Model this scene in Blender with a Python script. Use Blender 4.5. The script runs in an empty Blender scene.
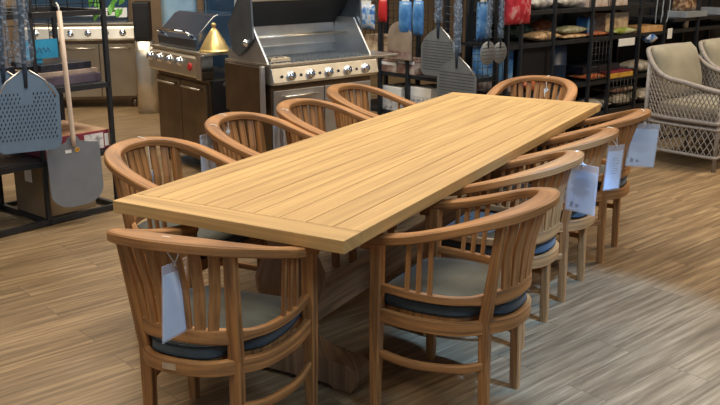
import bpy, bmesh, math, random
from mathutils import Vector, Matrix
random.seed(7)
SC = bpy.context.scene
COL = SC.collection
PI = math.pi
V = Vector

# ------------------------------------------------------------------ materials
def nodes(name):
    m = bpy.data.materials.new(name); m.use_nodes = True
    nt = m.node_tree
    return m, nt, nt.nodes['Principled BSDF'], nt.nodes, nt.links

def plain(name, col, rough=.5, metal=0., noise=.0, nscale=30., spec=.5, coat=0., bump=0.):
    m, nt, b, N, L = nodes(name)
    b.inputs['Roughness'].default_value = rough
    b.inputs['Metallic'].default_value = metal
    b.inputs['Specular IOR Level'].default_value = spec
    b.inputs['Coat Weight'].default_value = coat
    c = (*col, 1)
    b.inputs['Base Color'].default_value = c
    if noise or bump:
        tc = N.new('ShaderNodeTexCoord'); nz = N.new('ShaderNodeTexNoise')
        nz.inputs['Scale'].default_value = nscale; nz.inputs['Detail'].default_value = 4
        L.new(tc.outputs['Object'], nz.inputs['Vector'])
        if noise:
            r = N.new('ShaderNodeValToRGB')
            r.color_ramp.elements[0].position = .3; r.color_ramp.elements[1].position = .7
            r.color_ramp.elements[0].color = (*[x*(1-noise) for x in col], 1)
            r.color_ramp.elements[1].color = (*[min(1, x*(1+noise)) for x in col], 1)
            L.new(nz.outputs['Fac'], r.inputs['Fac']); L.new(r.outputs['Color'], b.inputs['Base Color'])
        if bump:
            bp = N.new('ShaderNodeBump'); bp.inputs['Strength'].default_value = bump; bp.inputs['Distance'].default_value = .004
            L.new(nz.outputs['Fac'], bp.inputs['Height']); L.new(bp.outputs['Normal'], b.inputs['Normal'])
    return m

def wood(name, dark, light, var=.12, rough=.5, su=45., sv=2.2, contrast=(.32, .7)):
    """grain runs along the V of the uv map, each board gets its own tone"""
    m, nt, b, N, L = nodes(name)
    uv = N.new('ShaderNodeUVMap'); uv.uv_map = 'UVMap'
    mp = N.new('ShaderNodeMapping'); mp.inputs['Scale'].default_value = (su, sv, 1)
    geo = N.new('ShaderNodeNewGeometry')
    off = N.new('ShaderNodeVectorMath'); off.operation = 'SCALE'; off.inputs[0].default_value = (13.7, 5.3, 0)
    L.new(geo.outputs['Random Per Island'], off.inputs['Scale'])
    ad = N.new('ShaderNodeVectorMath'); ad.operation = 'ADD'
    L.new(uv.outputs['UV'], ad.inputs[0]); L.new(off.outputs['Vector'], ad.inputs[1])
    L.new(ad.outputs['Vector'], mp.inputs['Vector'])
    nz = N.new('ShaderNodeTexNoise'); nz.inputs['Scale'].default_value = 1.; nz.inputs['Detail'].default_value = 6
    nz.inputs['Distortion'].default_value = .6
    L.new(mp.outputs['Vector'], nz.inputs['Vector'])
    r = N.new('ShaderNodeValToRGB')
    r.color_ramp.elements[0].position = contrast[0]; r.color_ramp.elements[1].position = contrast[1]
    r.color_ramp.elements[0].color = (*dark, 1); r.color_ramp.elements[1].color = (*light, 1)
    L.new(nz.outputs['Fac'], r.inputs['Fac'])
    hsv = N.new('ShaderNodeHueSaturation')
    mr = N.new('ShaderNodeMapRange'); mr.inputs['To Min'].default_value = 1-var; mr.inputs['To Max'].default_value = 1+var
    L.new(geo.outputs['Random Per Island'], mr.inputs['Value']); L.new(mr.outputs['Result'], hsv.inputs['Value'])
    L.new(r.outputs['Color'], hsv.inputs['Color']); L.new(hsv.outputs['Color'], b.inputs['Base Color'])
    b.inputs['Roughness'].default_value = rough
    bp = N.new('ShaderNodeBump'); bp.inputs['Strength'].default_value = .15; bp.inputs['Distance'].default_value = .002
    L.new(nz.outputs['Fac'], bp.inputs['Height']); L.new(bp.outputs['Normal'], b.inputs['Normal'])
    return m

def floor_mat(ang):
    m, nt, b, N, L = nodes('vinyl_plank_floor')
    tc = N.new('ShaderNodeTexCoord')
    mp = N.new('ShaderNodeMapping'); mp.vector_type = 'POINT'; mp.inputs['Rotation'].default_value = (0, 0, -ang)
    L.new(tc.outputs['Object'], mp.inputs['Vector'])
    br = N.new('ShaderNodeTexBrick'); br.offset = .37; br.offset_frequency = 2
    br.inputs['Color1'].default_value = (.0, .0, .0, 1); br.inputs['Color2'].default_value = (1, 1, 1, 1)
    br.inputs['Mortar'].default_value = (.5, .5, .5, 1)
    br.inputs['Scale'].default_value = 1; br.inputs['Mortar Size'].default_value = .0015
    br.inputs['Brick Width'].default_value = 1.22; br.inputs['Row Height'].default_value = .18
    L.new(mp.outputs['Vector'], br.inputs['Vector'])
    sep = N.new('ShaderNodeVectorMath'); sep.operation = 'MULTIPLY_ADD'
    sep.inputs[1].default_value = (2.3, 3.1, 1.7)
    L.new(br.outputs['Color'], sep.inputs[0]); L.new(mp.outputs['Vector'], sep.inputs[2])
    m2 = N.new('ShaderNodeMapping'); m2.inputs['Scale'].default_value = (1.5, 30, 1)
    L.new(sep.outputs['Vector'], m2.inputs['Vector'])
    nz = N.new('ShaderNodeTexNoise'); nz.inputs['Scale'].default_value = 1.3; nz.inputs['Detail'].default_value = 7; nz.inputs['Roughness'].default_value = .62
    nz.inputs['Distortion'].default_value = .35
    L.new(m2.outputs['Vector'], nz.inputs['Vector'])
    r = N.new('ShaderNodeValToRGB')
    e = r.color_ramp.elements
    e[0].position = .27; e[0].color = (.092, .059, .031, 1)
    e[1].position = .74; e[1].color = (.40, .285, .160, 1)
    k = e.new(.5); k.color = (.225, .150, .080, 1)
    L.new(nz.outputs['Fac'], r.inputs['Fac'])
    hsv = N.new('ShaderNodeHueSaturation')
    mr = N.new('ShaderNodeMapRange'); mr.inputs['To Min'].default_value = .84; mr.inputs['To Max'].default_value = 1.14
    L.new(br.outputs['Color'], mr.inputs['Value']); L.new(mr.outputs['Result'], hsv.inputs['Value'])
    L.new(r.outputs['Color'], hsv.inputs['Color'])
    mx = N.new('ShaderNodeMix'); mx.data_type = 'RGBA'
    L.new(br.outputs['Fac'], mx.inputs['Factor']); L.new(hsv.outputs['Color'], mx.inputs['A'])
    mx.inputs['B'].default_value = (.10, .07, .042, 1)
    L.new(mx.outputs['Result'], b.inputs['Base Color'])
    b.inputs['Roughness'].default_value = .42
    b.inputs['Specular IOR Level'].default_value = .4
    bp = N.new('ShaderNodeBump'); bp.inputs['Strength'].default_value = .12; bp.inputs['Distance'].default_value = .002
    L.new(nz.outputs['Fac'], bp.inputs['Height']); L.new(bp.outputs['Normal'], b.inputs['Normal'])
    return m

def fabric(name, c1, c2, scale=220., rough=.9):
    m, nt, b, N, L = nodes(name)
    tc = N.new('ShaderNodeTexCoord'); nz = N.new('ShaderNodeTexNoise'); nz.inputs['Scale'].default_value = scale
    nz.inputs['Detail'].default_value = 3
    n2 = N.new('ShaderNodeTexNoise'); n2.inputs['Scale'].default_value = 9
    L.new(tc.outputs['Object'], nz.inputs['Vector']); L.new(tc.outputs['Object'], n2.inputs['Vector'])
    ad = N.new('ShaderNodeMath'); ad.operation = 'MULTIPLY_ADD'; ad.inputs[1].default_value = .5
    L.new(nz.outputs['Fac'], ad.inputs[0])
    h = N.new('ShaderNodeMath'); h.operation = 'MULTIPLY'; h.inputs[1].default_value = .5
    L.new(n2.outputs['Fac'], h.inputs[0]); L.new(h.outputs[0], ad.inputs[2])
    r = N.new('ShaderNodeValToRGB'); r.color_ramp.elements[0].position = .35; r.color_ramp.elements[1].position = .65
    r.color_ramp.elements[0].color = (*c1, 1); r.color_ramp.elements[1].color = (*c2, 1)
    L.new(ad.outputs[0], r.inputs['Fac']); L.new(r.outputs['Color'], b.inputs['Base Color'])
    b.inputs['Roughness'].default_value = rough
    b.inputs['Sheen Weight'].default_value = .2
    bp = N.new('ShaderNodeBump'); bp.inputs['Strength'].default_value = .25; bp.inputs['Distance'].default_value = .003
    L.new(ad.outputs[0], bp.inputs['Height']); L.new(bp.outputs['Normal'], b.inputs['Normal'])
    return m

def clear_plastic(name, tint=(.9, .93, 1.), alpha=.3, noise=0.):
    m, nt, b, N, L = nodes(name)
    b.inputs['Base Color'].default_value = (*tint, 1); b.inputs['Roughness'].default_value = .12
    b.inputs['Alpha'].default_value = alpha
    if noise:
        tc = N.new('ShaderNodeTexCoord'); nz = N.new('ShaderNodeTexNoise'); nz.inputs['Scale'].default_value = noise
        nz.inputs['Detail'].default_value = 5
        L.new(tc.outputs['Object'], nz.inputs['Vector'])
        r = N.new('ShaderNodeValToRGB'); r.color_ramp.elements[0].position = .50; r.color_ramp.elements[1].position = .66
        r.color_ramp.elements[0].color = (.14, .14, .14, 1); r.color_ramp.elements[1].color = (.7, .7, .7, 1)
        L.new(nz.outputs['Fac'], r.inputs['Fac']); L.new(r.outputs['Color'], b.inputs['Alpha'])
        bp = N.new('ShaderNodeBump'); bp.inputs['Strength'].default_value = .8; bp.inputs['Distance'].default_value = .01
        L.new(nz.outputs['Fac'], bp.inputs['Height']); L.new(bp.outputs['Normal'], b.inputs['Normal'])
    return m

def blotch(name, cols, scale=14., rough=.35):
    """printed film of a bag: a few colours in patches"""
    m, nt, b, N, L = nodes(name)
    tc = N.new('ShaderNodeTexCoord'); nz = N.new('ShaderNodeTexNoise'); nz.inputs['Scale'].default_value = scale
    nz.inputs['Detail'].default_value = 5
    L.new(tc.outputs['Object'], nz.inputs['Vector'])
    r = N.new('ShaderNodeValToRGB'); e = r.color_ramp.elements
    n = len(cols)
    for i, c in enumerate(cols):
        p = .32+.36*i/(n-1)
        if i == 0: q = e[0]
        elif i == n-1: q = e[-1]
        else: q = e.new(p)
        q.position = p; q.color = (*c, 1)
    L.new(nz.outputs['Fac'], r.inputs['Fac']); L.new(r.outputs['Color'], b.inputs['Base Color'])
    b.inputs['Roughness'].default_value = rough
    bp = N.new('ShaderNodeBump'); bp.inputs['Strength'].default_value = .5; bp.inputs['Distance'].default_value = .01
    L.new(nz.outputs['Fac'], bp.inputs['Height']); L.new(bp.outputs['Normal'], b.inputs['Normal'])
    return m

M = {}
M['floor'] = floor_mat(math.radians(41.5))
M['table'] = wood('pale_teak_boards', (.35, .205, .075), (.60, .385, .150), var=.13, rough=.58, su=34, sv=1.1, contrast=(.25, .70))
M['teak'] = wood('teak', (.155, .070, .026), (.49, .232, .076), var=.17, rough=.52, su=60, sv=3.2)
M['dark_teak'] = wood('dark_brown_teak', (.15, .085, .045), (.34, .20, .105), var=.15, rough=.6, su=40, sv=2)  # darker brown teak for the parts below the tabletop
M['cushion'] = fabric('cushion_fabric', (.048, .054, .046), (.095, .10, .082))
M['piping'] = plain('dark_blue_piping', (.018, .028, .038), .75, noise=.3, nscale=60)
M['sidefab'] = fabric('cushion_border', (.028, .042, .052), (.055, .075, .088))
M['paper'] = plain('cool_lit_paper', (.70, .82, .97), .7, noise=.04, nscale=12)  # white sheets; the cool light's blue is put into the colour
M['sleeve'] = clear_plastic('clear_sleeve', (.75, .84, 1.), .30)
M['print'] = plain('printed_ink', (.22, .25, .34), .7, noise=.2)
M['string'] = plain('white_string', (.78, .76, .72), .8, noise=.1)
M['plate'] = plain('brushed_plate', (.70, .68, .64), .35, 1., noise=.1)
M['black'] = plain('black_powder_coat', (.013, .015, .018), .42, noise=.3, nscale=18)
M['blackrough'] = plain('black_board', (.012, .012, .013), .8, noise=.3, nscale=9)
M['steel'] = plain('brushed_steel', (.72, .68, .60), .36, 1., noise=.10, nscale=7)
M['steel2'] = plain('satin_steel', (.60, .62, .64), .42, 1., noise=.12, nscale=6)
M['midsteel'] = plain('tinted_steel', (.36, .30, .22), .40, .9, noise=.15, nscale=3)
M['lidsteel'] = plain('dark_satin_lid', (.20, .24, .29), .42, .9, noise=.15, nscale=5)
M['chrome'] = plain('chrome', (.80, .82, .86), .10, 1., noise=.05, nscale=8)
M['darksteel'] = plain('dark_steel', (.17, .125, .085), .36, .9, noise=.25, nscale=4)
M['hood'] = plain('gloss_black_blue_sheen', (.016, .036, .068), .14, 0., noise=.2, nscale=4, coat=.6)  # black gloss whose blue reflections are put into the base colour
M['enamel'] = plain('black_enamel', (.006, .006, .008), .5, noise=.2, nscale=10)
M['grate'] = plain('cast_grate', (.30, .34, .38), .5, .8, noise=.2)
M['red'] = plain('red_plastic', (.45, .02, .02), .35, noise=.15)
M['gold'] = plain('brass_cone', (.66, .47, .19), .38, .65, noise=.14, nscale=14)
M['slot'] = plain('slot_shade', (.06, .065, .07), .6, noise=.1)
M['peelblue'] = plain('anodised_peel', (.15, .225, .32), .45, .35, noise=.08, nscale=12)
M['peelgrey'] = plain('aluminium_peel', (.19, .21, .24), .5, .35, noise=.07, nscale=9)
M['peeldark'] = plain('grey_slotted_peel', (.20, .215, .225), .45, .5, noise=.12, nscale=9)
M['handle'] = wood('pale_handle_wood', (.50, .38, .29), (.66, .53, .42), var=.05, su=50, sv=3)
M['wrap'] = clear_plastic('crumpled_film', (.27, .35, .47), .4, noise=42.)
M['darkhandle'] = plain('dark_handle', (.02, .035, .06), .4, noise=.3)
M['kraft'] = plain('kraft_card', (.20, .135, .072), .75, noise=.12, nscale=6)
M['maroon'] = plain('maroon_card', (.19, .022, .04), .5, noise=.25, nscale=12)
M['pinkcard'] = blotch('printed_lid', [(.30, .13, .07), (.46, .24, .13), (.52, .34, .20)], 8, .5)
M['greylabel'] = blotch('grey_picture', [(.55, .52, .5), (.62, .6, .58), (.20, .2, .22)], 22, .5)
M['white'] = plain('white_card', (.70, .70, .68), .6, noise=.05)
M['cyan'] = plain('cyan_card', (.03, .30, .52), .5, noise=.12, nscale=7)
M['purplecard'] = plain('dusky_card', (.075, .055, .075), .5, noise=.3, nscale=8)
M['palecard'] = plain('pale_card', (.30, .22, .17), .6, noise=.3, nscale=10)
M['wicker'] = plain('wicker_strand', (.25, .22, .195), .6, noise=.22, nscale=50)
M['olive'] = fabric('olive_cushion', (.20, .18, .13), (.275, .25, .18), 150)
M['green'] = plain('leaf_green', (.10, .30, .04), .5, noise=.35, nscale=30)
M['bluewrap'] = blotch('blue_film', [(.16, .27, .38), (.24, .38, .50), (.38, .52, .62)], 3, .3)
M['navy'] = plain('navy_drum', (.008, .022, .055), .4, noise=.2, nscale=4)
M['bluepack'] = blotch('blue_pack', [(.02, .08, .24), (.06, .19, .42), (.17, .32, .5)], 9, .3)
M['bluemix'] = blotch('blue_mixed_pack', [(.02, .08, .3), (.10, .24, .5), (.5, .55, .6), (.45, .2, .05)], 18, .3)
M['redbag'] = blotch('red_bag', [(.30, .02, .03), (.46, .03, .05), (.55, .28, .28)], 16, .22)
M['beigepack'] = blotch('beige_pack', [(.20, .13, .09), (.45, .33, .22), (.62, .50, .36)], 14, .5)
M['brownpack'] = blotch('brown_pack', [(.09, .035, .03), (.20, .12, .10), (.42, .36, .32)], 9, .4)
M['arched'] = blotch('arched_board', [(.17, .13, .10), (.25, .19, .14), (.31, .25, .2)], 6, .45)
M['chips'] = blotch('wood_chip_bag', [(.28, .15, .07), (.52, .34, .18), (.66, .52, .34)], 40, .3)
M['greenchips'] = blotch('green_chip_bag', [(.10, .13, .06), (.36, .35, .22), (.5, .5, .4)], 30, .3)
M['darkgreen'] = blotch('dark_green_bag', [(.01, .03, .025), (.03, .07, .05), (.14, .16, .12)], 22, .25)
M['orangebag'] = blotch('orange_bag', [(.25, .05, .02), (.48, .13, .04), (.2, .2, .18)], 22, .35)
M['greybag'] = blotch('grey_bag', [(.15, .14, .12), (.30, .28, .25), (.48, .46, .42)], 16, .3)
M['pinkbox'] = blotch('printed_carton', [(.30, .20, .15), (.48, .36, .29), (.55, .5, .48)], 12, .45)
M['greenpack'] = blotch('green_pack', [(.12, .17, .02), (.26, .30, .06), (.5, .5, .36)], 12, .4)
M['tanwood'] = blotch('tan_box', [(.32, .17, .07), (.50, .29, .12), (.56, .36, .18)], 12, .5)
M['yellowbook'] = blotch('yellow_book', [(.50, .20, .02), (.58, .34, .05), (.4, .2, .05)], 10, .4)
M['darkbook'] = plain('dark_book', (.018, .020, .03), .35, noise=.4)
M['brownfilm'] = blotch('brown_film', [(.03, .018, .012), (.16, .09, .05), (.55, .40, .26)], 16, .15)
M['wall'] = plain('dark_wall_paint', (.040, .034, .030), .8, noise=.2, nscale=2)
M['warmwall'] = plain('tan_wall_paint', (.20, .135, .08), .8, noise=.25, nscale=2)
M['ceil'] = plain('blue_tinted_ceiling', (.13, .17, .23), .9, noise=.1, nscale=2)  # blue put into the unseen ceiling's colour to tint reflections below
M['greysheet'] = plain('grey_plastic', (.24, .27, .30), .3, noise=.12, nscale=4)
M['amber'] = plain('amber_glass', (.14, .11, .07), .15, .2, noise=.2)

# ------------------------------------------------------------------ mesh building
class MB:
    def __init__(s):
        s.bm = bmesh.new(); s.uv = s.bm.loops.layers.uv.new('UVMap')
    def _auv(s, faces, axis, R=None):
        """uv: v along the grain axis, u the rest"""
        Ri = R.inverted() if R else None
        for f in faces:
            for l in f.loops:
                c = l.vert.co.copy()
                if Ri: c = Ri @ c
                o = [c[i] for i in range(3) if i != axis]
                l[s.uv].uv = (o[0]+o[1], c[axis])
    def hexa(s, pts, axis=2, R=None):
        v = [s.bm.verts.new(p) for p in pts]
        fs = [s.bm.faces.new([v[i] for i in q]) for q in ((3, 2, 1, 0), (4, 5, 6, 7), (0, 1, 5, 4), (1, 2, 6, 5), (2, 3, 7, 6), (3, 0, 4, 7))]
        s._auv(fs, axis, R)
        return v, fs
    def box(s, c, d, rot=None, axis=None, bev=.0):
        c = V(c); h = V(d)/2
        R = rot if rot else Matrix.Identity(3)
        P = [c+R@V((sx*h.x, sy*h.y, sz*h.z)) for sz in (-1, 1) for sx, sy in ((-1, -1), (1, -1), (1, 1), (-1, 1))]
        if axis is None: axis = max(range(3), key=lambda i: d[i])
        v, fs = s.hexa(P, axis, R)
        if bev:
            es = list({e for f in fs for e in f.edges})
            r = bmesh.ops.bevel(s.bm, geom=es, offset=bev, segments=2, profile=.6, affect='EDGES')
            allf = list({f for x in r['verts'] for f in x.link_faces} | {f for f in fs if f.is_valid})
            s._auv(allf, axis, R)
        return s
    def span(s, a, b, **k):
        a = V(a); b = V(b)
        return s.box((a+b)/2, [abs(x) for x in (b-a)], **k)
    def loft(s, rings, closed=False, cap=True, smooth=True, vs=None):
        rv = [[s.bm.verts.new(p) for p in r] for r in rings]
        n = len(rv[0]); m = len(rv)
        if vs is None:
            vs = [0]
            for i in range(1, m+1):
                a = V(rings[i-1][0]); b = V(rings[i % m][0]); vs.append(vs[-1]+(b-a).length)
        us = [0]
        for j in range(n):
            us.append(us[-1]+(V(rings[0][(j+1) % n])-V(rings[0][j])).length)
        for i in range(m if closed else m-1):
            i2 = (i+1) % m
            for j in range(n):
                j2 = (j+1) % n
                f = s.bm.faces.new((rv[i][j], rv[i][j2], rv[i2][j2], rv[i2][j])); f.smooth = smooth
                for l, (u, w) in zip(f.loops, ((us[j], vs[i]), (us[j+1], vs[i]), (us[j+1], vs[i+1]), (us[j], vs[i+1]))):
                    l[s.uv].uv = (u, w)
        if cap and not closed:
            for r, fl in ((rv[0], 1), (rv[-1], 0)):
                f = s.bm.faces.new(r[::-1] if fl else r)
                for l in f.loops: l[s.uv].uv = (l.vert.co.x+l.vert.co.y, l.vert.co.z*.2)
        return s
    def sweep(s, path, prof, up=V((0, 0, 1)), closed=False, cap=True, smooth=False, scl=None):
        """prof: list of (side, up) pairs; side = to the right of the travel"""
        path = [V(p) for p in path]; n = len(path); rings = []
        for i, p in enumerate(path):
            a = path[(i-1) % n] if (closed or i) else p
            b = path[(i+1) % n] if (closed or i < n-1) else p
            t = (b-a).normalized(); sd = t.cross(up).normalized(); uu = sd.cross(t).normalized()
            k = scl[i] if scl else (1, 1)
            rings.append([p+sd*(x*k[0])+uu*(y*k[1]) for x, y in prof])
        return s.loft(rings, closed, cap, smooth)
    def tube(s, path, r, n=8, closed=False, cap=True):
        path = [V(p) for p in path]; m = len(path)
        t0 = (path[1]-path[0]).normalized()
        nr = t0.orthogonal().normalized(); rings = []; pt = t0
        for i, p in enumerate(path):
            a = path[(i-1) % m] if (closed or i) else p
            b = path[(i+1) % m] if (closed or i < m-1) else p
            t = (b-a).normalized()
            nr = (pt.rotation_difference(t) @ nr); nr = (nr-t*nr.dot(t)).normalized(); pt = t
            bn = t.cross(nr); rr = r[i] if isinstance(r, (list, tuple)) else r
            rings.append([p+(nr*math.cos(2*PI*j/n)+bn*math.sin(2*PI*j/n))*rr for j in range(n)])
        return s.loft(rings, closed, cap, True)
    def lathe(s, prof, c=(0, 0, 0), n=24, R=None, cap=True):
        c = V(c); R = R or Matrix.Identity(3)
        rings = [[c+R@V((r*math.cos(2*PI*j/n), r*math.sin(2*PI*j/n), z)) for j in range(n)] for r, z in prof]
        return s.loft(rings, False, cap, True)
    def prism(s, poly, d, fn, bev=0.):
        """poly: 2d outline; fn(a, b, k) -> point, k in 0..1 through the thickness d"""
        A = [s.bm.verts.new(fn(a, b, 0.)) for a, b in poly]; B = [s.bm.verts.new(fn(a, b, d)) for a, b in poly]
        fs = [s.bm.faces.new(A[::-1]), s.bm.faces.new(B)]
        n = len(poly)
        for i in range(n): fs.append(s.bm.faces.new((A[i], A[(i+1) % n], B[(i+1) % n], B[i])))
        s._auv(fs, 2)
        if bev:
            es = [e for e in fs[0].edges]+[e for e in fs[1].edges]
            bmesh.ops.bevel(s.bm, geom=es, offset=bev, segments=2, profile=.6, affect='EDGES')
        return s
    def build(s, name, mat, parent=None, smooth=None):
        bmesh.ops.recalc_face_normals(s.bm, faces=s.bm.faces)
        me = bpy.data.meshes.new(name); s.bm.to_mesh(me); s.bm.free()
        me.materials.append(mat)
        o = bpy.data.objects.new(name, me); COL.objects.link(o)
        if parent: o.parent = parent
        if smooth:
            for p in me.polygons: p.use_smooth = True
        return o

def tag(o, label=None, cat=None, group=None, kind=None):
    if label: o['label'] = label
    if cat: o['category'] = cat
    if group: o['group'] = group
    if kind: o['kind'] = kind
    return o
def empty(name, loc, rz=0, label=None, cat=None, group=None):
    o = bpy.data.objects.new(name, None); COL.objects.link(o)
    o.empty_display_size = .1
    o.location = loc; o.rotation_euler = (0, 0, rz)
    return tag(o, label, cat, group)
def copy_tree(o, parent=None):
    c = o.copy(); COL.objects.link(c)
    if parent: c.parent = parent
    for ch in [x for x in COL.objects if x.parent == o]: copy_tree(ch, c)
    return c
def spline(pts, n, closed=False):
    P = [V(p) for p in pts]; m = len(P); out = []
    segs = m if closed else m-1
    for i in range(segs):
        if closed: a, b, c, d = P[(i-1) % m], P[i], P[(i+1) % m], P[(i+2) % m]
        else:
            b, c = P[i], P[i+1]; a = P[i-1] if i else b*2-c; d = P[i+2] if i+2 < m else c*2-b
        for k in range(n):
            t = k/n
            out.append(.5*((2*b)+(c-a)*t+(2*a-5*b+4*c-d)*t*t+(3*b-a-3*c+d)*t**3))
    if not closed: out.append(P[-1])
    return out
def rrect(w, h, r, n=3):
    o = []
    for cx, cy, a0 in ((w/2-r, h/2-r, 0), (-w/2+r, h/2-r, 90), (-w/2+r, -h/2+r, 180), (w/2-r, -h/2+r, 270)):
        for k in range(n):
            a = math.radians(a0+90*k/(n-1)); o.append((cx+r*math.cos(a), cy+r*math.sin(a)))
    return o
def rot(axis, a): return Matrix.Rotation(a, 3, axis)

# ------------------------------------------------------------------ frames of reference
AT = math.radians(60.74)                     # direction of the table's length
TO = V((-.051, 2.679, 0)); TU = V((.8722, -.4888, 0)); TV = V((.4888, .8722, 0))
def T(u, v, z=0.): return TO+TU*u+TV*v+V((0, 0, z))
AS = math.radians(41.5)                      # direction of the shop's racks

# ------------------------------------------------------------------ setting
def R2(a, x, y, o=V((0, 0, 0))): return o+V((math.cos(a)*x-math.sin(a)*y, math.sin(a)*x+math.cos(a)*y, 0))
fl = MB(); fl.box((0, 0, -.05), (24, 24, .1)).build('floor', M['floor'])
tag(COL.objects['floor'], kind='structure'); COL.objects['floor'].location = (1.0, 5.5, 0)
def wall(name, x0, x1, y0, y1, z1, mat):
    b = MB(); b.span((x0, y0, 0), (x1, y1, z1)); o = b.build(name, mat); o.rotation_euler = (0, 0, AS); o.location = (.833, 6.94, 0)
    tag(o, kind='structure'); return o
wall('wall_back', -8.2, 6.2, 6.0, 6.15, 4.2, M['warmwall'])
wall('wall_right', 6.05, 6.2, -9.0, 6.0, 4.2, M['warmwall'])
c = MB(); c.span((-8.2, -9., 4.2), (6.2, 6.15, 4.3)); o = c.build('ceiling', M['ceil']); o.rotation_euler = (0, 0, AS); o.location = (.833, 6.94, 0); tag(o, kind='structure')

# ------------------------------------------------------------------ dining table
TW, TL, TZ, TT = .998, 3.163, .76, .046
tab = empty('dining_table', T(-TW/2, TL/2), AT-PI/2, 'long pale teak trestle dining table with breadboard ends in the middle of the chairs', 'table')
b = MB(); ew = .118; nb = 9; x = -TW/2
ws = [TW/nb]*nb
for i, w in enumerate(ws):
    b.box((x+w/2, 0, TZ-TT/2), (w-.003, TL-2*ew-.004, TT), axis=1, bev=.0025); x += w
for sg in (-1, 1):
    b.box((0, sg*(TL/2-ew/2), TZ-TT/2), (TW, ew, TT), axis=0, bev=.003)
b.box((0, 0, TZ-TT/2-.002), (TW-.02, TL-.02, TT-.012), axis=1)
b.build('tabletop', M['table'], tab)
# apron, trestles, stretcher, feet
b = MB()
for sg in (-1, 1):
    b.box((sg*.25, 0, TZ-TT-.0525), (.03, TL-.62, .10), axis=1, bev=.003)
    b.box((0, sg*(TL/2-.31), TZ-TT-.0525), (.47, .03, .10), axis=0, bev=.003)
b.build('apron', M['dark_teak'], tab)
for sg in (-1, 1):
    y = sg*(TL/2-.43)
    p = MB()
    prof = [(.085, .155), (.10, .18), (.115, .20), (.09, .225), (.075, .25), (.10, .29), (.135, .36), (.14, .42), (.11, .50), (.085, .55), (.10, .575), (.10, .60), (.08, .62), (.105, .655), (.12, .665)]
    rings = [[V((.95*r*cx, y+.75*r*cy, z)) for cx, cy in ((math.copysign(abs(math.cos(t))**.6, math.cos(t)), math.copysign(abs(math.sin(t))**.6, math.sin(t))) for t in [2*PI*j/20 for j in range(20)])] for r, z in prof]
    p.loft(rings); p.build('pedestal', M['dark_teak'], tab)
    q = MB(); q.box((0, y, .69), (.72, .11, .05), axis=0, bev=.006); q.build('cross_brace', M['dark_teak'], tab)
    ft = MB()
    out = [(-.40, .0), (-.30, .0), (-.27, .035), (.27, .035), (.30, .0), (.40, .0), (.43, .025), (.445, .06), (.43, .10), (.39, .12), (.34, .118), (.28, .112), (.20, .135), (.13, .16), (-.13, .16), (-.20, .135), (-.28, .112), (-.34, .118), (-.39, .12), (-.43, .10), (-.445, .06), (-.43, .025)]
    ft.prism(out, .12, lambda a, bb, k, y=y: V((a*.76, y-.06+k, bb)), bev=.012); ft.build('foot', M['dark_teak'], tab, smooth=False)
b = MB(); b.box((0, 0, .235), (.075, TL-.95, .12), axis=1, bev=.006); b.build('stretcher', M['dark_teak'], tab)

# ------------------------------------------------------------------ armchair (forward = +y)
RAILP = [(.246, .275, .668), (.256, .20, .672), (.266, .08, .694), (.266, -.05, .732), (.246, -.165, .770), (.188, -.255, .798), (.10, -.302, .813), (0, -.316, .817)]
RAILP = RAILP+[(-x, y, z) for x, y, z in RAILP[-2::-1]]
RAIL = spline(RAILP, 5)
LOWP = [(.244, .20, .490), (.252, .06, .484), (.230, -.08, .482), (.170, -.178, .485), (.10, -.240, .492), (0, -.260, .495)]
LOWP = LOWP+[(-x, y, z) for x, y, z in LOWP[-2::-1]]
LOW = spline(LOWP, 5)
APRP = [(.248, .20, .386), (.254, .06, .379), (.228, -.09, .378), (.168, -.185, .384), (.10, -.244, .388), (0, -.264, .390)]
APRP = APRP+[(-x, y, z) for x, y, z in APRP[-2::-1]]
APR = spline(APRP, 5)
def at_t(path, t):
    f = t*(len(path)-1); i = min(int(f), len(path)-2); return path[i].lerp(path[i+1], f-i)
def near(path, x, y):
    return min(path, key=lambda p: (p.x-x)**2+(p.y-y)**2)
def bar(mb, p, q, w, d, sd):
    """square bar from p to q; sd = direction of the width w"""
    p, q = V(p), V(q); t = (q-p).normalized(); sd = V(sd); sd = (sd-t*sd.dot(t)).normalized(); ot = t.cross(sd)
    pr = rrect(w, d, min(w, d)*.22, 2)
    mb.loft([[r+sd*a+ot*bb for a, bb in pr] for r in (p, q)], smooth=False)

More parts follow.
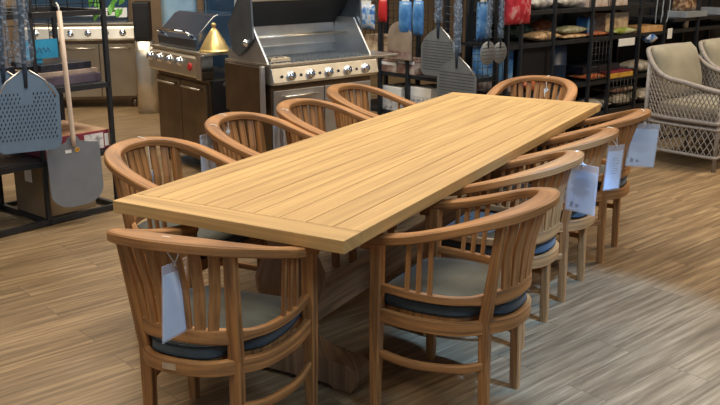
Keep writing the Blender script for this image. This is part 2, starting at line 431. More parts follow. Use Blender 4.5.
def make_armchair():
    root = empty('armchair', (0, 0, 0))
    n = len(RAIL); sc = []
    for i in range(n):
        k = abs(i/(n-1)*2-1)
        w = 1.36-.46*k
        if k > .93: w *= 1-.35*(k-.93)/.07
        sc.append((w, 1))
    rl = MB(); rl.sweep(RAIL, rrect(.058, .033, .0045, 2), smooth=False, scl=sc)
    rl.build('top_rail', M['teak'], root)
    lo = MB(); lo.sweep([p+V((0, 0, .010*max(0, 1-abs(2*i/(len(LOW)-1)-1)/.42))) for i, p in enumerate(LOW)], rrect(.024, .030, .005), scl=[(1, 1+.75*max(0, min(1, (1-abs(2*i/(len(LOW)-1)-1)/.5)*3))) for i in range(len(LOW))]); lo.build('lower_rail', M['teak'], root)
    ap = MB(); ap.sweep(APR, rrect(.024, .050, .004))
    ap.box((0, .205, .386), (.47, .024, .05), bev=.003)
    ap.build('seat_frame', M['teak'], root)
    for s in (-1, 1):
        lg = MB()
        bt = V((s*.247, .212, 0)); tp = V((s*.248, .205, .660))
        pr0 = rrect(.034, .034, .004, 2); pr1 = rrect(.046, .044, .005, 2)
        lg.loft([[bt+V((a, c, 0)) for a, c in pr0], [bt.lerp(tp, .57)+V((a, c, 0)) for a, c in pr1], [tp+V((a, c, 0)) for a, c in pr1]], smooth=False)
        # scrolled bracket under the arm tip
        lg.box((s*.247, .247, .640), (.030, .050, .030), bev=.008)
        lg.build('leg', M['teak'], root)
        lg = MB()
        bt = V((s*.168, -.188, 0)); md = V((s*.166, -.180, .40)); t_ = near(RAIL, s*.195, -.25); tp = V((s*.192, -.238, t_.z-.008))
        pr1 = rrect(.046, .038, .005, 2); pr2 = rrect(.040, .030, .005, 2)
        lg.loft([[bt+V((a, c, 0)) for a, c in pr0], [md+V((a, c, 0)) for a, c in pr1], [tp+V((a, c, 0)) for a, c in pr2]], smooth=False)
        lg.build('leg', M['teak'], root)
        # side spindles
        for k in range(3):
            y = .085-.043*k
            p = near(LOW, s*.25, y); q = near(RAIL, s*.266, y-.012)
            sp = MB(); bar(sp, (p.x, y, p.z+.005), (q.x-s*.004, y-.012, q.z-.006), .017, .014, (0, 1, 0)); sp.build('spindle', M['teak'], root)
        # curved side stretcher
        st = MB(); st.sweep(spline([(s*.247, .205, .232), (s*.258, .06, .222), (s*.226, -.10, .226), (s*.168, -.195, .240)], 5), rrect(.022, .030, .006))
        st.build('stretcher', M['teak'], root)
    # back slats, fanned
    for k in range(7):
        t = (k-3)/3
        xb = t*.120; xt = t*.148
        yb = near(LOW, xb, -.28).y; p = min((q for q in LOW if q.y < -.1), key=lambda q: abs(q.x-xb)); q = min((q for q in RAIL if q.y < -.1), key=lambda q: abs(q.x-xt))
        sl = MB()
        P = V((p.x, p.y, p.z+.008)); Q = V((q.x, q.y+.008, q.z-.008)); mid = P.lerp(Q, .5)+V((0, .012, 0))
        tang = V((1, .5*t*abs(t)+.25*t, 0)).normalized(); ot = V((-tang.y, tang.x, 0))
        pr = rrect(.035, .016, .003, 2)
        sl.loft([[c+tang*a+ot*d for a, d in pr] for c in (P, mid, Q)], smooth=False)
        sl.build('back_slat', M['teak'], root)
    # cushion with a corded rim
    out = [(.0, .222), (.15, .222), (.208, .205), (.224, .15), (.236, .04), (.213, -.09), (.142, -.165), (.100, -.234), (0, -.254)]
    out = out+[(-x, y) for x, y in out[-2:0:-1]]
    oc = spline([V((x, y, 0)) for x, y in out], 4, closed=True)
    cu = MB()
    def ring(k, z): return [V((p.x*k, (p.y+.02)*k-.02, z)) for p in oc]
    rings = [ring(.6, .4115), ring(.965, .413), ring(.99, .420), ring(1.0, .436), ring(1.0, .448), ring(.985, .462), ring(.95, .470), ring(.75, .476), ring(.4, .479), ring(.05, .480)]
    cu.loft(rings); co = cu.build('seat_cushion', M['cushion'], root)
    bd = MB(); 
    bd.loft([ring(1.003, .421), ring(1.007, .430), ring(1.007, .448), ring(1.003, .458)], cap=False); bd.build('cushion_border', M['sidefab'], co)
    for z in (.424, .4575):
        pp = MB(); pp.tube(ring(1.0, z), .0048, 6, closed=True); pp.build('piping', M['piping'], co)
    sb = MB(); sb.prism([(x, y) for x, y in [(p.x*.98, p.y*.98) for p in oc]], .016, lambda a, c, k: V((a, c, .395+k))); sb.build('seat_board', M['teak'], root)
    return root

chair_spots = [
    (.155, .570, 60.74, 'teak armchair nearest on the right long side, its arms clear of other chairs'),
    (.048, 1.265, 60.74, 'teak armchair second on the right long side, half hidden behind the nearest one'),
    (.046, 1.885, 60.74, 'teak armchair third on the right long side, with the plain narrow white sheet'),
    (.062, 2.545, 60.74, 'teak armchair last on the right long side, nearest to the wicker armchairs'),
    (-1.152, .61, -119.26, 'teak armchair nearest on the left long side, in front of the smooth peel'),
    (-1.213, 1.37, -119.26, 'teak armchair second on the left long side, white card inside its back'),
    (-1.168, 1.95, -117.0, 'teak armchair third on the left long side, in front of the open grill'),
    (-1.258, 2.64, -119.26, 'teak armchair farthest on the left long side, below the grill knobs'),
    (-.545, 3.40, 150.74, 'teak armchair at the far short end of the table, facing the camera'),
    (-.43, -.115, -21.0, 'teak armchair at the near table end with a metal plate on its seat frame'),
]
proto = make_armchair()
chairs = []
for i, (u, v, a, lab) in enumerate(chair_spots):
    o = proto if i == 0 else copy_tree(proto)
    p = T(u, v); o.location = p; o.rotation_euler = (0, 0, math.radians(a))
    tag(o, lab, 'chair', 'teak armchairs round the dining table'); chairs.append((o, p, math.radians(a)))
pl = MB(); pl.box((0, -.2775, .392), (.050, .003, .022), bev=.001); po = pl.build('name_plate', M['plate'], chairs[9][0])
po.location = (-.02, 0, 0); po['label'] = 'small silver metal plate'

# ------------------------------------------------------------------ tags hanging from chairs
def onchair(i, x, y, z):
    o, p, a = chairs[i]; return R2(a, x, y, p)+V((0, 0, z))
def hang_tag(hook, rz, w, h, drop, lab, tiltx=0., tilty=0., marks=2, thick=.006, sheet_inset=.012, out=0., loop=.020, sleeve=True, side=0.):
    """hook = top of the rail where the string loops; sleeve hangs below it"""
    root = empty('price_tag', hook, rz, lab, 'price tag', 'price tags hanging from the armchairs')
    R = rot('X', tiltx) @ rot('Y', tilty)
    c0 = V((side, out, -drop))
    def P(x, y, z): return c0+R@V((x, y, z))
    st = MB(); st.tube(spline([(0, -.030, -.012), (0, -.028, .012), (0, 0, .0205), (0, .028, .010), P(-.004, 0, .0), P(0, 0, -.012), P(.004, 0, 0), (0, -.034, -.03)], 4, closed=True), .0026, 5, closed=True)
    st.build('string', M['string'], root)
    if sleeve:
        sv = MB(); sv.box(P(0, 0, -h/2), (w, thick, h), rot=R, bev=.0015); so = sv.build('clear_sleeve', M['sleeve'], root); so['label'] = 'clear plastic sleeve'
    pp = MB(); pp.box(P(0, 0, -h/2-sheet_inset), (w-.012, .0025, h-2*sheet_inset-.012), rot=R); po = pp.build('paper_sheet', M['paper'], root)
    if marks:
        mk = MB()
        for s in (-1, 1):
            for k in range(7):
                z = -h*.30-k*h*.055; ww = w*(.62 if k % 3 else .4)
                mk.box(P(-w*.04, s*.0016, z), (ww, .0005, h*.010), rot=R)
            if marks > 1:
                mk.box(P(-w*.28, s*.0016, -h*.85), (w*.10, .0005, h*.09), rot=R); mk.box(P(-w*.10, s*.0016, -h*.86), (w*.09, .0005, h*.06), rot=R)
        mk.build('print', M['print'], po)
    return root
# rail tops, in chair coordinates
a9 = chairs[9][2]
hang_tag(onchair(9, .022, -.306, .812), a9+math.radians(91), .135, .235, .055, 'white sheet in a clear sleeve on a looped string at the near end chair', marks=0, out=-.02, tilty=.10)
hang_tag(onchair(1, .13, -.300, .806), math.radians(-48), .150, .215, .030, 'clear sleeve stuffed with white papers on the second right chair', marks=2, out=.0, tiltx=-.04, side=.04)
hang_tag(onchair(2, .135, -.298, .806), math.radians(38), .130, .225, .060, 'plain white narrow sheet on the third right chair', marks=1, out=-.035, tilty=.08)
hang_tag(onchair(3, .03, -.312, .816), chairs[3][2]-math.radians(58), .165, .240, .045, 'white sheet with two dark marks sticking out beside the wicker armchair', marks=2, out=-.05, tilty=.06)
hang_tag(onchair(4, -.06, -.310, .814), chairs[4][2]+PI, .06, .09, .125, 'small tag on a white string inside the nearest left chair', marks=1, out=-.035, sleeve=False, sheet_inset=.0)
hang_tag(onchair(5, .02, -.315, .816), chairs[5][2]+PI, .045, .075, .055, 'small white card on a string inside the second left chair', marks=1, out=-.03, sleeve=False, sheet_inset=.0)
hang_tag(onchair(5, .190, -.250, .795), math.radians(62), .12, .21, .030, 'white sheet hanging outside the second left chair, just left of its rail', marks=0, out=.035)
hang_tag(onchair(6, .190, -.250, .795), math.radians(62), .12, .21, .030, 'white sheet hanging outside the third left chair, beside the grill leg', marks=0, out=.035)
hang_tag(onchair(8, -.03, -.312, .816), chairs[8][2]+PI, .045, .07, .06, 'small tag on a white string at the far end chair', marks=0, out=-.03, sleeve=False, sheet_inset=.0)

# ------------------------------------------------------------------ grills
def knob(parent, p, tilt, r=.026):
    """a round control knob on a sloped panel: bezel plus grip"""
    Rm = rot('X', PI/2-tilt)
    k = MB(); k.lathe([(r*1.35, -.002), (r*1.35, .006), (r*1.15, .009), (r, .010), (r*.96, .026), (r*.8, .031), (.001, .032)], p, 20, Rm)
    k.box(V(p)+Rm@V((0, 0, .034)), (r*.34, r*1.7, .012), rot=Rm, bev=.002)
    return k.build('knob', M['chrome'], parent)

def grill_body(root, w, d, top, panel_z, nd=2, door=None):
    b = MB(); b.span((.02, .04, .10), (w-.02, d-.02, panel_z-.02), bev=.004)
    for x in (.07, w-.07):
        for y in (.09, d-.09): b.lathe([(.035, 0), (.04, .02), (.04, .08), (.02, .10)], (x, y, 0), 14)
    b.build('cabinet', M['darksteel'], root)
    for k in range(nd):
        x0 = .03+k*(w-.06)/nd; x1 = .03+(k+1)*(w-.06)/nd
        q = MB(); q.span((x0+.004, .020, .13), (x1-.004, .040, panel_z-.05), bev=.004); do = q.build('door', door or M['steel2'], root)
        h = MB(); xm = (x0+x1)/2; zz = panel_z-.09
        h.tube([(xm-.14, .022, zz), (xm-.14, -.012, zz), (xm+.14, -.012, zz), (xm+.14, .022, zz)], .008, 8); h.build('handle', M['steel'], do)

gB = empty('gas_grill', (-.60, 5.97, 0), AS, 'large stainless steel gas grill with its lid open and five knobs, behind the left chairs', 'grill', 'steel gas grills')
W, Dp = .96, .56
grill_body(gB, W, Dp, .93, .80, 2)
b = MB(); prof = [(-.012, .795), (-.030, .815), (-.004, .905), (.03, .925), (.05, .925), (.05, .795)]
b.prism(prof, W, lambda a, c, k: V((k, a, c)), bev=.003); b.build('control_panel', M['steel'], gB)
sl = math.atan2(.026, .09)
for x in (.155, .323, .490, .664, .837): knob(gB, (x, -.0205, .852), sl, .025)
for x in (.075, .240, .407, .577, .750):
    b = MB(); b.lathe([(.010, 0), (.010, .006), (.004, .008)], (x, -.0190, .852), 12, rot('X', PI/2-sl)); b.build('igniter_button', M['enamel'], gB)
b = MB()   # deck around the cooking box
b.span((0, 0, .915), (W, .06, .935), bev=.003); b.span((0, .50, .915), (W, Dp, .935), bev=.003)
b.span((0, .06, .915), (.03, .50, .935)); b.span((W-.03, .06, .915), (W, .50, .935))
b.build('deck', M['steel'], gB)
b = MB(); b.span((.01, .46, 1.0), (W-.01, .475, 1.21)); b.span((.01, .46, .80), (W-.01, .53, 1.0)); b.span((.01, .05, .80), (W-.01, .53, .815))
b.span((.015, .430, 1.00), (W-.015, .459, 1.012), bev=.002)
side = [(.05, .80), (.53, .80), (.52, .96), (.47, 1.04), (.44, 1.20), (.235, 1.20), (.055, .95), (.05, .935)]
for x in (.005, W-.020): b.prism(side, .015, lambda a, c, k, x=x: V((x+k, a, c)))
b.build('cooking_box', M['steel2'], gB)
b = MB()
for k in range(26): b.span((.04+k*.0345, .07, .925), (.052+k*.0345, .49, .940))
for y in (.12, .28, .44): b.span((.035, y, .915), (W-.035, y+.012, .928))
b.build('cooking_grate', M['grate'], gB)
b = MB()
for k in range(5): b.tube([(.02, .33+.03*k, 1.085), (W-.02, .33+.03*k, 1.085)], .0045, 6)
b.tube([(.02, .315, 1.088), (W-.02, .315, 1.088)], .008, 8)
b.build('warming_rack', M['steel'], gB)
b = MB(); b.span((.05, .07, .940), (.22, .17, .966), bev=.004)
for k in range(3): b.span((.07+.05*k, .085, .966), (.10+.05*k, .155, .972), bev=.001)
b.build('smoker_box', M['steel'], gB)
# open lid: a shell whose mouth faces the front
lid = [(.175, 1.10), (.200, 1.62), (.245, 1.62), (.33, 1.37), (.475, 1.17), (.43, 1.00), (.36, .965), (.27, 1.02)]
b = MB()
for x in (-.020, W+.005): b.prism(lid, .015, lambda a, c, k, x=x: V((x+k, a, c)), bev=.002)
shell = spline([V((0, .200, 1.625)), V((0, .25, 1.62)), V((0, .335, 1.38)), V((0, .48, 1.18))], 5)
b.loft([[V((x, p.y, p.z)) for p in shell] + [V((x, p.y-.012, p.z-.008)) for p in shell[::-1]] for x in (-.02, W+.02)], smooth=False)
lo = b.build('lid', M['lidsteel'], gB)
b = MB(); sh2 = [V((0, p.y-.022, p.z-.018)) for p in shell]
b.loft([[V((x, p.y, p.z)) for p in sh2] + [V((x, p.y-.006, p.z-.006)) for p in sh2[::-1]] for x in (.0, W)], smooth=False); b.build('lid_lining', M['enamel'], lo)
b = MB(); b.span((-.004, .188, 1.345), (W+.004, .203, 1.40), bev=.003); b.build('heat_shield', M['steel'], lo)
b = MB(); b.tube([(.15, .23, 1.62), (.15, .23, 1.70), (W-.15, .23, 1.70), (W-.15, .23, 1.62)], .013, 10); b.build('lid_handle', M['chrome'], lo)
for x, sg in ((-.020, -1), (W+.020, 1)):
    b = MB(); b.lathe([(.026, 0), (.026, .010), (.016, .013), (.014, .024), (.001, .026)], (x, .255, 1.065), 16, rot('Y', sg*PI/2)); b.build('hinge_bolt', M['chrome'], lo)
b = MB(); b.span((-.045, .06, .58), (-.025, .50, .915), bev=.006); so = b.build('side_shelf', M['darksteel'], gB)
b = MB(); b.span((-.058, .035, .57), (-.024, .058, .925), bev=.005); b.tube([(-.035, .10, .575), (-.035, .13, .555), (-.035, .43, .555), (-.035, .46, .575)], .006, 6)
b.build('shelf_trim', M['steel2'], so)
b = MB(); b.span((W+.002, .04, .908), (W+.27, .50, .926), bev=.004); b.build('side_shelf', M['steel'], gB)

gA = empty('gas_grill', (-1.71, 7.30, 0), math.radians(-52.6), 'gas grill with closed glossy black hood and four knobs, beside the brass cone', 'grill', 'steel gas grills')
W, Dp = .92, .56
grill_body(gA, W, Dp, .94, .76, 2, M['darksteel'])
b = MB(); prof = [(-.010, .755), (-.028, .775), (-.012, .900), (.03, .938), (.05, .938), (.05, .755)]
b.prism(prof, W, lambda a, c, k: V((k, a, c)), bev=.003); b.build('control_panel', M['steel'], gA)
sl = math.atan2(.016, .125)
for x in (.03, .205, .38, .55): knob(gA, (x, -.017, .862), sl, .028)
b = MB(); b.lathe([(.030, 0), (.030, .006), (.02, .009)], (.72, -.021, .835), 16, rot('X', PI/2-sl)); o = b.build('badge', M['red'], gA); o['label'] = 'small red badge'
b = MB(); b.span((W-.075, -.036, .752), (W+.006, .07, .936), bev=.006); o = b.build('corner_cap', M['chrome'], gA); o['label'] = 'bright chrome corner'
b = MB(); b.span((-.02, .0, .930), (W+.01, Dp, .948), bev=.003); b.build('deck', M['steel'], gA)
b = MB()
hp = [(.045, .950), (.035, 1.03), (.06, 1.06), (.20, 1.20), (.24, 1.215), (.46, 1.215), (.52, 1.17), (.53, .950)]
b.prism(hp, .67, lambda a, c, k: V((.05+k, a, c)), bev=.012); ho = b.build('hood', M['hood'], gA)
b = MB(); b.tube([(.13, .05, 1.055), (.13, .0, 1.085), (.64, .0, 1.085), (.64, .05, 1.055)], .011, 10); b.build('hood_handle', M['chrome'], ho)
b = MB(); b.span((W-.018, .06, .12), (W+.0, .53, .74), bev=.004); so = b.build('side_panel', M['enamel'], gA)
b = MB()
for k in range(7): b.span((W, .17+.03*k, .56), (W+.004, .182+.03*k, .66))
b.lathe([(.028, 0), (.028, .004), (.001, .0045)], (W, .17, .72-.02), 16, rot('Y', PI/2)); b.build('vent', M['blackrough'], so)

cone = empty('brass_cone', R2(math.radians(-52.6), .835, .135, V((-1.71, 7.30, 0)))+V((0, 0, .9485)), 0, 'gold coloured metal cone cover standing on the black hooded grill', 'cone cover')
b = MB(); b.lathe([(.112, .0), (.118, .004), (.118, .012), (.108, .016), (.106, .026), (.076, .085), (.042, .137), (.030, .157), (.010, .180)], n=32); b.build('cone_body', M['gold'], cone)
b = MB(); b.lathe([(.012, .178), (.010, .186), (.018, .194), (.020, .204), (.012, .213), (.001, .216)], n=16); b.build('knob', M['gold'], cone)

g0 = empty('gas_grill', (-3.68, 9.72, 0), math.radians(9), 'steel gas grill at the far left behind the black rack, with warm lit knobs', 'grill', 'steel gas grills')
W, Dp = 1.22, .60
grill_body(g0, W, Dp, .93, .76, 3, M['midsteel'])
b = MB(); prof = [(-.010, .755), (-.028, .775), (-.006, .885), (.03, .925), (.05, .925), (.05, .755)]
b.prism(prof, W, lambda a, c, k: V((k, a, c)), bev=.003); b.build('control_panel', M['steel'], g0)
for k in range(6): knob(g0, (.15+.185*k, -.018, .835), .19, .028)
b = MB(); b.span((-.02, .0, .925), (W+.02, Dp, .943), bev=.003); b.build('deck', M['steel'], g0)
b = MB(); hp = [(.05, .945), (.04, 1.00), (.10, 1.10), (.22, 1.22), (.46, 1.24), (.54, 1.16), (.55, .945)]
b.prism(hp, W-.16, lambda a, c, k: V((.08+k, a, c)), bev=.012); ho = b.build('hood', M['hood'], g0)
b = MB(); b.tube([(.20, .055, 1.06), (.20, .005, 1.07), (W-.2, .005, 1.07), (W-.2, .055, 1.06)], .011, 8); b.build('hood_handle', M['chrome'], ho)
bp = MB(); bp.span((0, 0, 0), (.17, .34, .40), bev=.012); bp.span((.02, -.006, .03), (.15, .0, .37), bev=.002)
o = bp.build('metal_case', M['enamel']); o.location = (-2.40, 9.50, .78); o.rotation_euler = (0, 0, math.radians(9))
tag(o, 'black upright case on a steel pillar to the left of the black hooded grill', 'case')
pb = MB(); pb.loft([[V((x*sx, y*sy, z)) for x, y in rrect(.20, .36, .06, 4)] for z, sx, sy in ((0, 1.15, 1.1), (.35, 1.1, 1.05), (.6, 1.25, 1.08), (.772, 1.0, 1.0))]); o = pb.build('steel_pillar', M['steel'])
o.location = (-2.325, 9.68, 0); o.rotation_euler = (0, 0, math.radians(9)); tag(o, 'curved pale steel pillar under the black upright case, beside the far left grill', 'pillar')

# tall wrapped stock behind the grills
def wrapped(name, loc, rz, w, d, h, top, mat, lab, cat):
    b = MB(); rings = []
    for i in range(9):
        t = i/8; k = 1+(top-1)*max(0, (t-.55)/.45)
        rings.append([V((x*k*(1+.02*math.sin(9*t+3*x)), y*k, h*t)) for x, y in rrect(w, d, .05, 4)])
    b.loft(rings); o = b.build(name, mat); o.location = loc; o.rotation_euler = (0, 0, rz); tag(o, lab, cat); return o
wrapped('wrapped_crate', (-1.73, 8.62, 0), .3, .32, .36, 1.5, .95, M['bluewrap'], 'pale blue film wrapped crate behind the black hooded grill', 'crate')
wrapped('grill_cover', (-1.28, 8.50, 0), .3, .38, .38, 1.6, 1.0, M['hood'], 'tall black covered unit behind the closed black hood', 'covered unit')
wrapped('plastic_bin', (-.87, 7.62, 0), AS, .30, .34, 1.42, .92, M['greysheet'], 'grey plastic column between the two near grills', 'bin')

# ------------------------------------------------------------------ left display rack with pizza peels
LA = math.radians(50); LO = V((-1.62, 5.74, 0))
def LP(x, y, z): return R2(LA, x, y, LO)+V((0, 0, z))
rk = empty('display_rack', LO, LA, 'black tubular rack on the left with pizza peels hanging from it', 'rack')
for x in (-.02, -.53, -1.05):
    for y in (.0, .58):
        b = MB(); b.span((x-.014, y-.014, 0), (x+.014, y+.014, 1.75), bev=.003); b.build('post', M['black'], rk)
for z in (.025, .40, .84, 1.30):
    b = MB()
    for y in (0, .58): b.span((-1.05, y-.014, z-.016), (-.02, y+.014, z+.016), axis=0)
    for x in (-.02, -.53, -1.05): b.span((x-.014, 0, z-.016), (x+.014, .58, z+.016), axis=1)
    b.build('rail', M['black'], rk)
for z in (.415, .855):
    b = MB(); b.span((-1.03, .015, z-.006), (-.04, .565, z+.004)); b.build('shelf', M['black'], rk)
b = MB()
for k in range(10): b.tube([(-.06-.105*k, .585, .86), (-.06-.105*k, .585, 1.72)], .0032, 5)
for k in range(9): b.tube([(-1.04, .585, .90+.10*k), (-.03, .585, .90+.10*k)], .0032, 5)
for k in range(10): b.tube([(-.06-.105*k, .0, 1.33), (-.06-.105*k, .0, 1.72)], .0032, 5)
for k in range(4): b.tube([(-1.04, .0, 1.36+.1*k), (-.03, .0, 1.36+.1*k)], .0032, 5)
b.build('wire_grid', M['black'], rk)

def carton(name, loc, rz, w, d, h, mat, lab, cat='box', group=None, bev=.003, labels=()):
    """labels: (face, u0, u1, v0, v1, material) patches printed on the front (f), top (t), left (l) or right (r)"""
    b = MB(); b.span((0, 0, 0), (w, d, h), bev=bev); o = b.build(name, mat)
    o.location = loc; o.rotation_euler = (0, 0, rz); tag(o, lab, cat, group)
    for face, u0, u1, v0, v1, lm in labels:
        q = MB(); e = .0012
        if face == 'f': q.span((u0*w, -e, v0*h), (u1*w, e, v1*h))
        if face == 't': q.span((u0*w, v0*d, h-e), (u1*w, v1*d, h+e))
        if face == 'l': q.span((-e, u0*d, v0*h), (e, u1*d, v1*h))
        q.build('printed_label', lm, o)
    return o
def pillow(name, loc, rz, w, d, h, mat, lab, cat='bag', group=None, crimp=.18):
    """a filled film bag lying on a shelf: swollen middle, flat crimped ends"""
    b = MB(); rings = []; n = 13
    for i in range(n):
        t = i/(n-1); e = abs(2*t-1); k = max(.06, (1-e**3.2)); wd = 1-.06*math.sin(PI*t)
        r = []
        for j in range(16):
            a = 2*PI*j/16; ca, sa = math.cos(a), math.sin(a)
            r.append(V((w*(t-.5), d/2*wd*math.copysign(abs(ca)**.75, ca), h/2+h/2*k*math.copysign(abs(sa)**.85, sa)*(1 if sa > 0 else (1 if k > .3 else .8))*(1+.05*math.sin(7*t+j)))))
        zm = min(p.z for p in r)
        rings.append(r)
    b.loft(rings); o = b.build(name, mat); o.location = V(loc)+R2(rz, w/2, d/2); o.rotation_euler = (0, 0, rz)
    return tag(o, lab, cat, group)

carton('carton', LP(-.535, .03, .022+.02), LA, .37, .34, .345, M['kraft'], 'brown cardboard carton standing low inside the left rack', 'box', None, .004, [('l', .35, .6, .62, .86, M['white']), ('f', .70, .80, .10, .14, M['white'])])
carton('game_box', LP(-.50, .02, .420), LA, .47, .53, .125, M['maroon'], 'maroon box with a picture label and printed lid on the left rack', 'box', None, .004,
       [('f', .60, .90, .06, .88, M['greylabel']), ('f', .92, .98, .15, .80, M['white']), ('t', .01, .99, .01, .99, M['pinkcard']), ('f', .02, .18, .05, .5, M['white'])])
carton('flat_box', LP(-.45, .06, .860), LA, .42, .40, .055, M['purplecard'], 'dusky flat box at the bottom of the short pile on the left rack', 'box', 'flat boxes on the left rack')
carton('flat_box', LP(-.47, .08, .9155), LA, .43, .38, .028, M['palecard'], 'thin pale edged flat box in the middle of the pile on the left rack', 'box', 'flat boxes on the left rack')
carton('flat_box', LP(-.43, .10, .944), LA, .36, .36, .045, M['darkbook'], 'dark flat box on top of the short pile on the left rack', 'box', 'flat boxes on the left rack')
cs = MB(); cs.span((-.48, .215, 1.0175), (-.23, .225, 1.135), axis=0); cs.span((-.38, .222, .990), (-.34, .300, 1.02))
o = cs.build('shelf_sign', M['cyan']); o.location = LO; o.rotation_euler = (0, 0, LA); tag(o, 'bright blue card sign with dark scribbles on the left rack', 'sign')
mk = MB()
for k in range(5): mk.tube(spline([(-.43+.03*k, .2142, 1.06+.01*k%.02), (-.42+.03*k, .2142, 1.085), (-.405+.03*k, .2142, 1.055)], 4), .0018, 5)
mk.build('writing', M['purplecard'], o)
carton('blue_crate', LP(-.90, .10, .860), LA, .30, .36, .14, M['darkbook'], 'dark box partly hidden by the wrapped peel handle on the left rack', 'box')

def outline_peel(w, h, sh, rb, neck):
    """half outline of a peel blade, mirrored: (x, z) with z down from the neck"""
    hw = w/2
    right = [(neck/2, 0), (neck/2+.01, -.02), (hw*.55, -sh*.45), (hw*.85, -sh*.80), (hw, -sh*1.25)]
    for k in range(6):
        a = PI/2*k/5; right.append((hw-rb+rb*math.cos(a), -h+rb-rb*math.sin(a)))
    return right+[(-x, z) for x, z in right[::-1]]
def peel_perforated(loc, rz, lab, lean=0.):
    r = empty('pizza_peel', loc, rz, lab, 'pizza peel', 'perforated pizza peels on the left rack'); r.rotation_euler = (0, lean, rz)
    w, h = .38, .47
    # solid blade; the dark of its slots is laid on as small black patches
    bm_ = MB(); po = outline_peel(w, h, .12, .055, .05)
    bm_.prism(po, .003, lambda a, c, k: V((a, k-.0015, c))); bl = bm_.build('blade', M['peelblue'], r)
    hl = MB()
    for i in range(13):
        z = -.135-.0235*i
        if i > 11: continue
        for j in range(15):
            x = -.157+.0224*j + (.005 if i % 2 else -.005)
            if i < 3 and abs(x) < .035: continue
            for y in (-.0023, .0023): hl.box((x, y, z), (.0062, .0012, .013), rot=rot('Y', .12), bev=.0)
    hl.build('slots', M['enamel'], bl)
    rm = MB(); rm.tube([(neck_x, 0, zz) for neck_x, zz in ((-.17, -.155), (-.11, -.06), (-.022, .0))], .005, 6); rm.tube([(.17, 0, -.155), (.11, 0, -.06), (.022, 0, .0)], .005, 6)
    rm.build('rim', M['plate'], bl)
    hd = MB(); hd.tube([(0, 0, -.10), (0, 0, .0), (0, 0, .30), (0, 0, .74)], [.010, .014, .017, .017], 10); hd.build('handle', M['darkhandle'], r)
    wp = MB(); rings = []
    for i in range(16):
        t = i/15; z = .02+.70*t
        rings.append([V(((.046+.012*math.sin(5*t*3+j)+.006*math.sin(j*2.1+9*t))*math.cos(2*PI*j/12), (.030+.006*math.sin(4*t*5+2*j))*math.sin(2*PI*j/12), z)) for j in range(12)])
    wp.loft(rings); o = wp.build('plastic_wrap', M['wrap'], r); o['label'] = 'crumpled shiny plastic wrap'
    return r
peel_perforated((-1.905, 5.03, 1.015), math.radians(40), 'blue grey perforated pizza peel in front, handle wrapped in crinkled film, on the left rack', math.radians(1.5))
peel_perforated((-2.04, 5.055, 1.005), math.radians(42), 'blue grey perforated pizza peel half hidden behind the front one at the picture edge', math.radians(2))
r = empty('pizza_peel', (-1.765, 5.32, .575), math.radians(43), 'smooth grey pizza peel with a long pale wooden handle hanging on the left rack', 'pizza peel'); r.rotation_euler = (0, math.radians(-1.3), math.radians(43))
w, h = .345, .44
po = [(.03, 0), (.045, -.03), (.10, -.045), (w/2-.01, -.055), (w/2, -.075)]
for k in range(8):
    a = PI/2*k/7; rb = .13; po.append((w/2-rb+rb*math.cos(a), -h+rb*.8-rb*.8*math.sin(a)))
po = po+[(-x, z) for x, z in po[::-1]]
b = MB(); b.prism(po, .004, lambda a, c, k: V((a, k-.002, c)), bev=.0008); bl = b.build('blade', M['peelgrey'], r)
b = MB(); b.span((-.055, -.0032, -.098), (-.015, -.002, -.078)); b.build('badge', M['white'], bl)['label'] = 'tiny white mark'
b = MB(); b.lathe([(.016, 0), (.016, .0012), (.010, .0012), (.010, 0)], (.022, -.0022, -.086), 16, rot('X', PI/2)); b.build('badge', M['yellowbook'], bl)['label'] = 'tiny orange ring mark'
b = MB(); b.tube([(0, -.012, -.06), (0, -.012, .0), (0, -.010, .35), (0, -.010, .755)], [.011, .0155, .0155, .0145], 12); b.build('handle', M['handle'], r)
b = MB(); b.tube([(0, -.010, .755), (0, -.010, .772), (0, .0, .79), (0, .016, .80)], .005, 6); b.build('hanging_loop', M['string'], r)
# leaves spilling over the rack top
lf = empty('artificial_plant', LP(.10, .10, 1.50), LA, 'sprig of bright green leaves hanging beside the top of the left rack', 'plant')
for k in range(14):
    b = MB(); a = random.uniform(-.6, .6); p0 = V((-.10+.24*k/13+random.uniform(-.02, .02), random.uniform(-.04, .04), -.10-.09*abs(math.sin(k*1.7))))
    R = rot('Y', random.uniform(.3, 1.0)) @ rot('X', random.uniform(-.5, .5))
    ol = [(0, 0), (.012, .02), (.017, .04), (.012, .06), (0, .08), (-.012, .06), (-.017, .04), (-.012, .02)]
    b.prism(ol, .0025, lambda x, z, q: p0+R@V((x, q, -z))); b.build('leaf', M['green'], lf)
b = MB(); b.tube([(-.12, -.08, -.05), (-.03, 0, -.03), (.05, 0, -.07), (.15, .0, -.13)], .005, 6); b.build('stem', M['green'], lf)

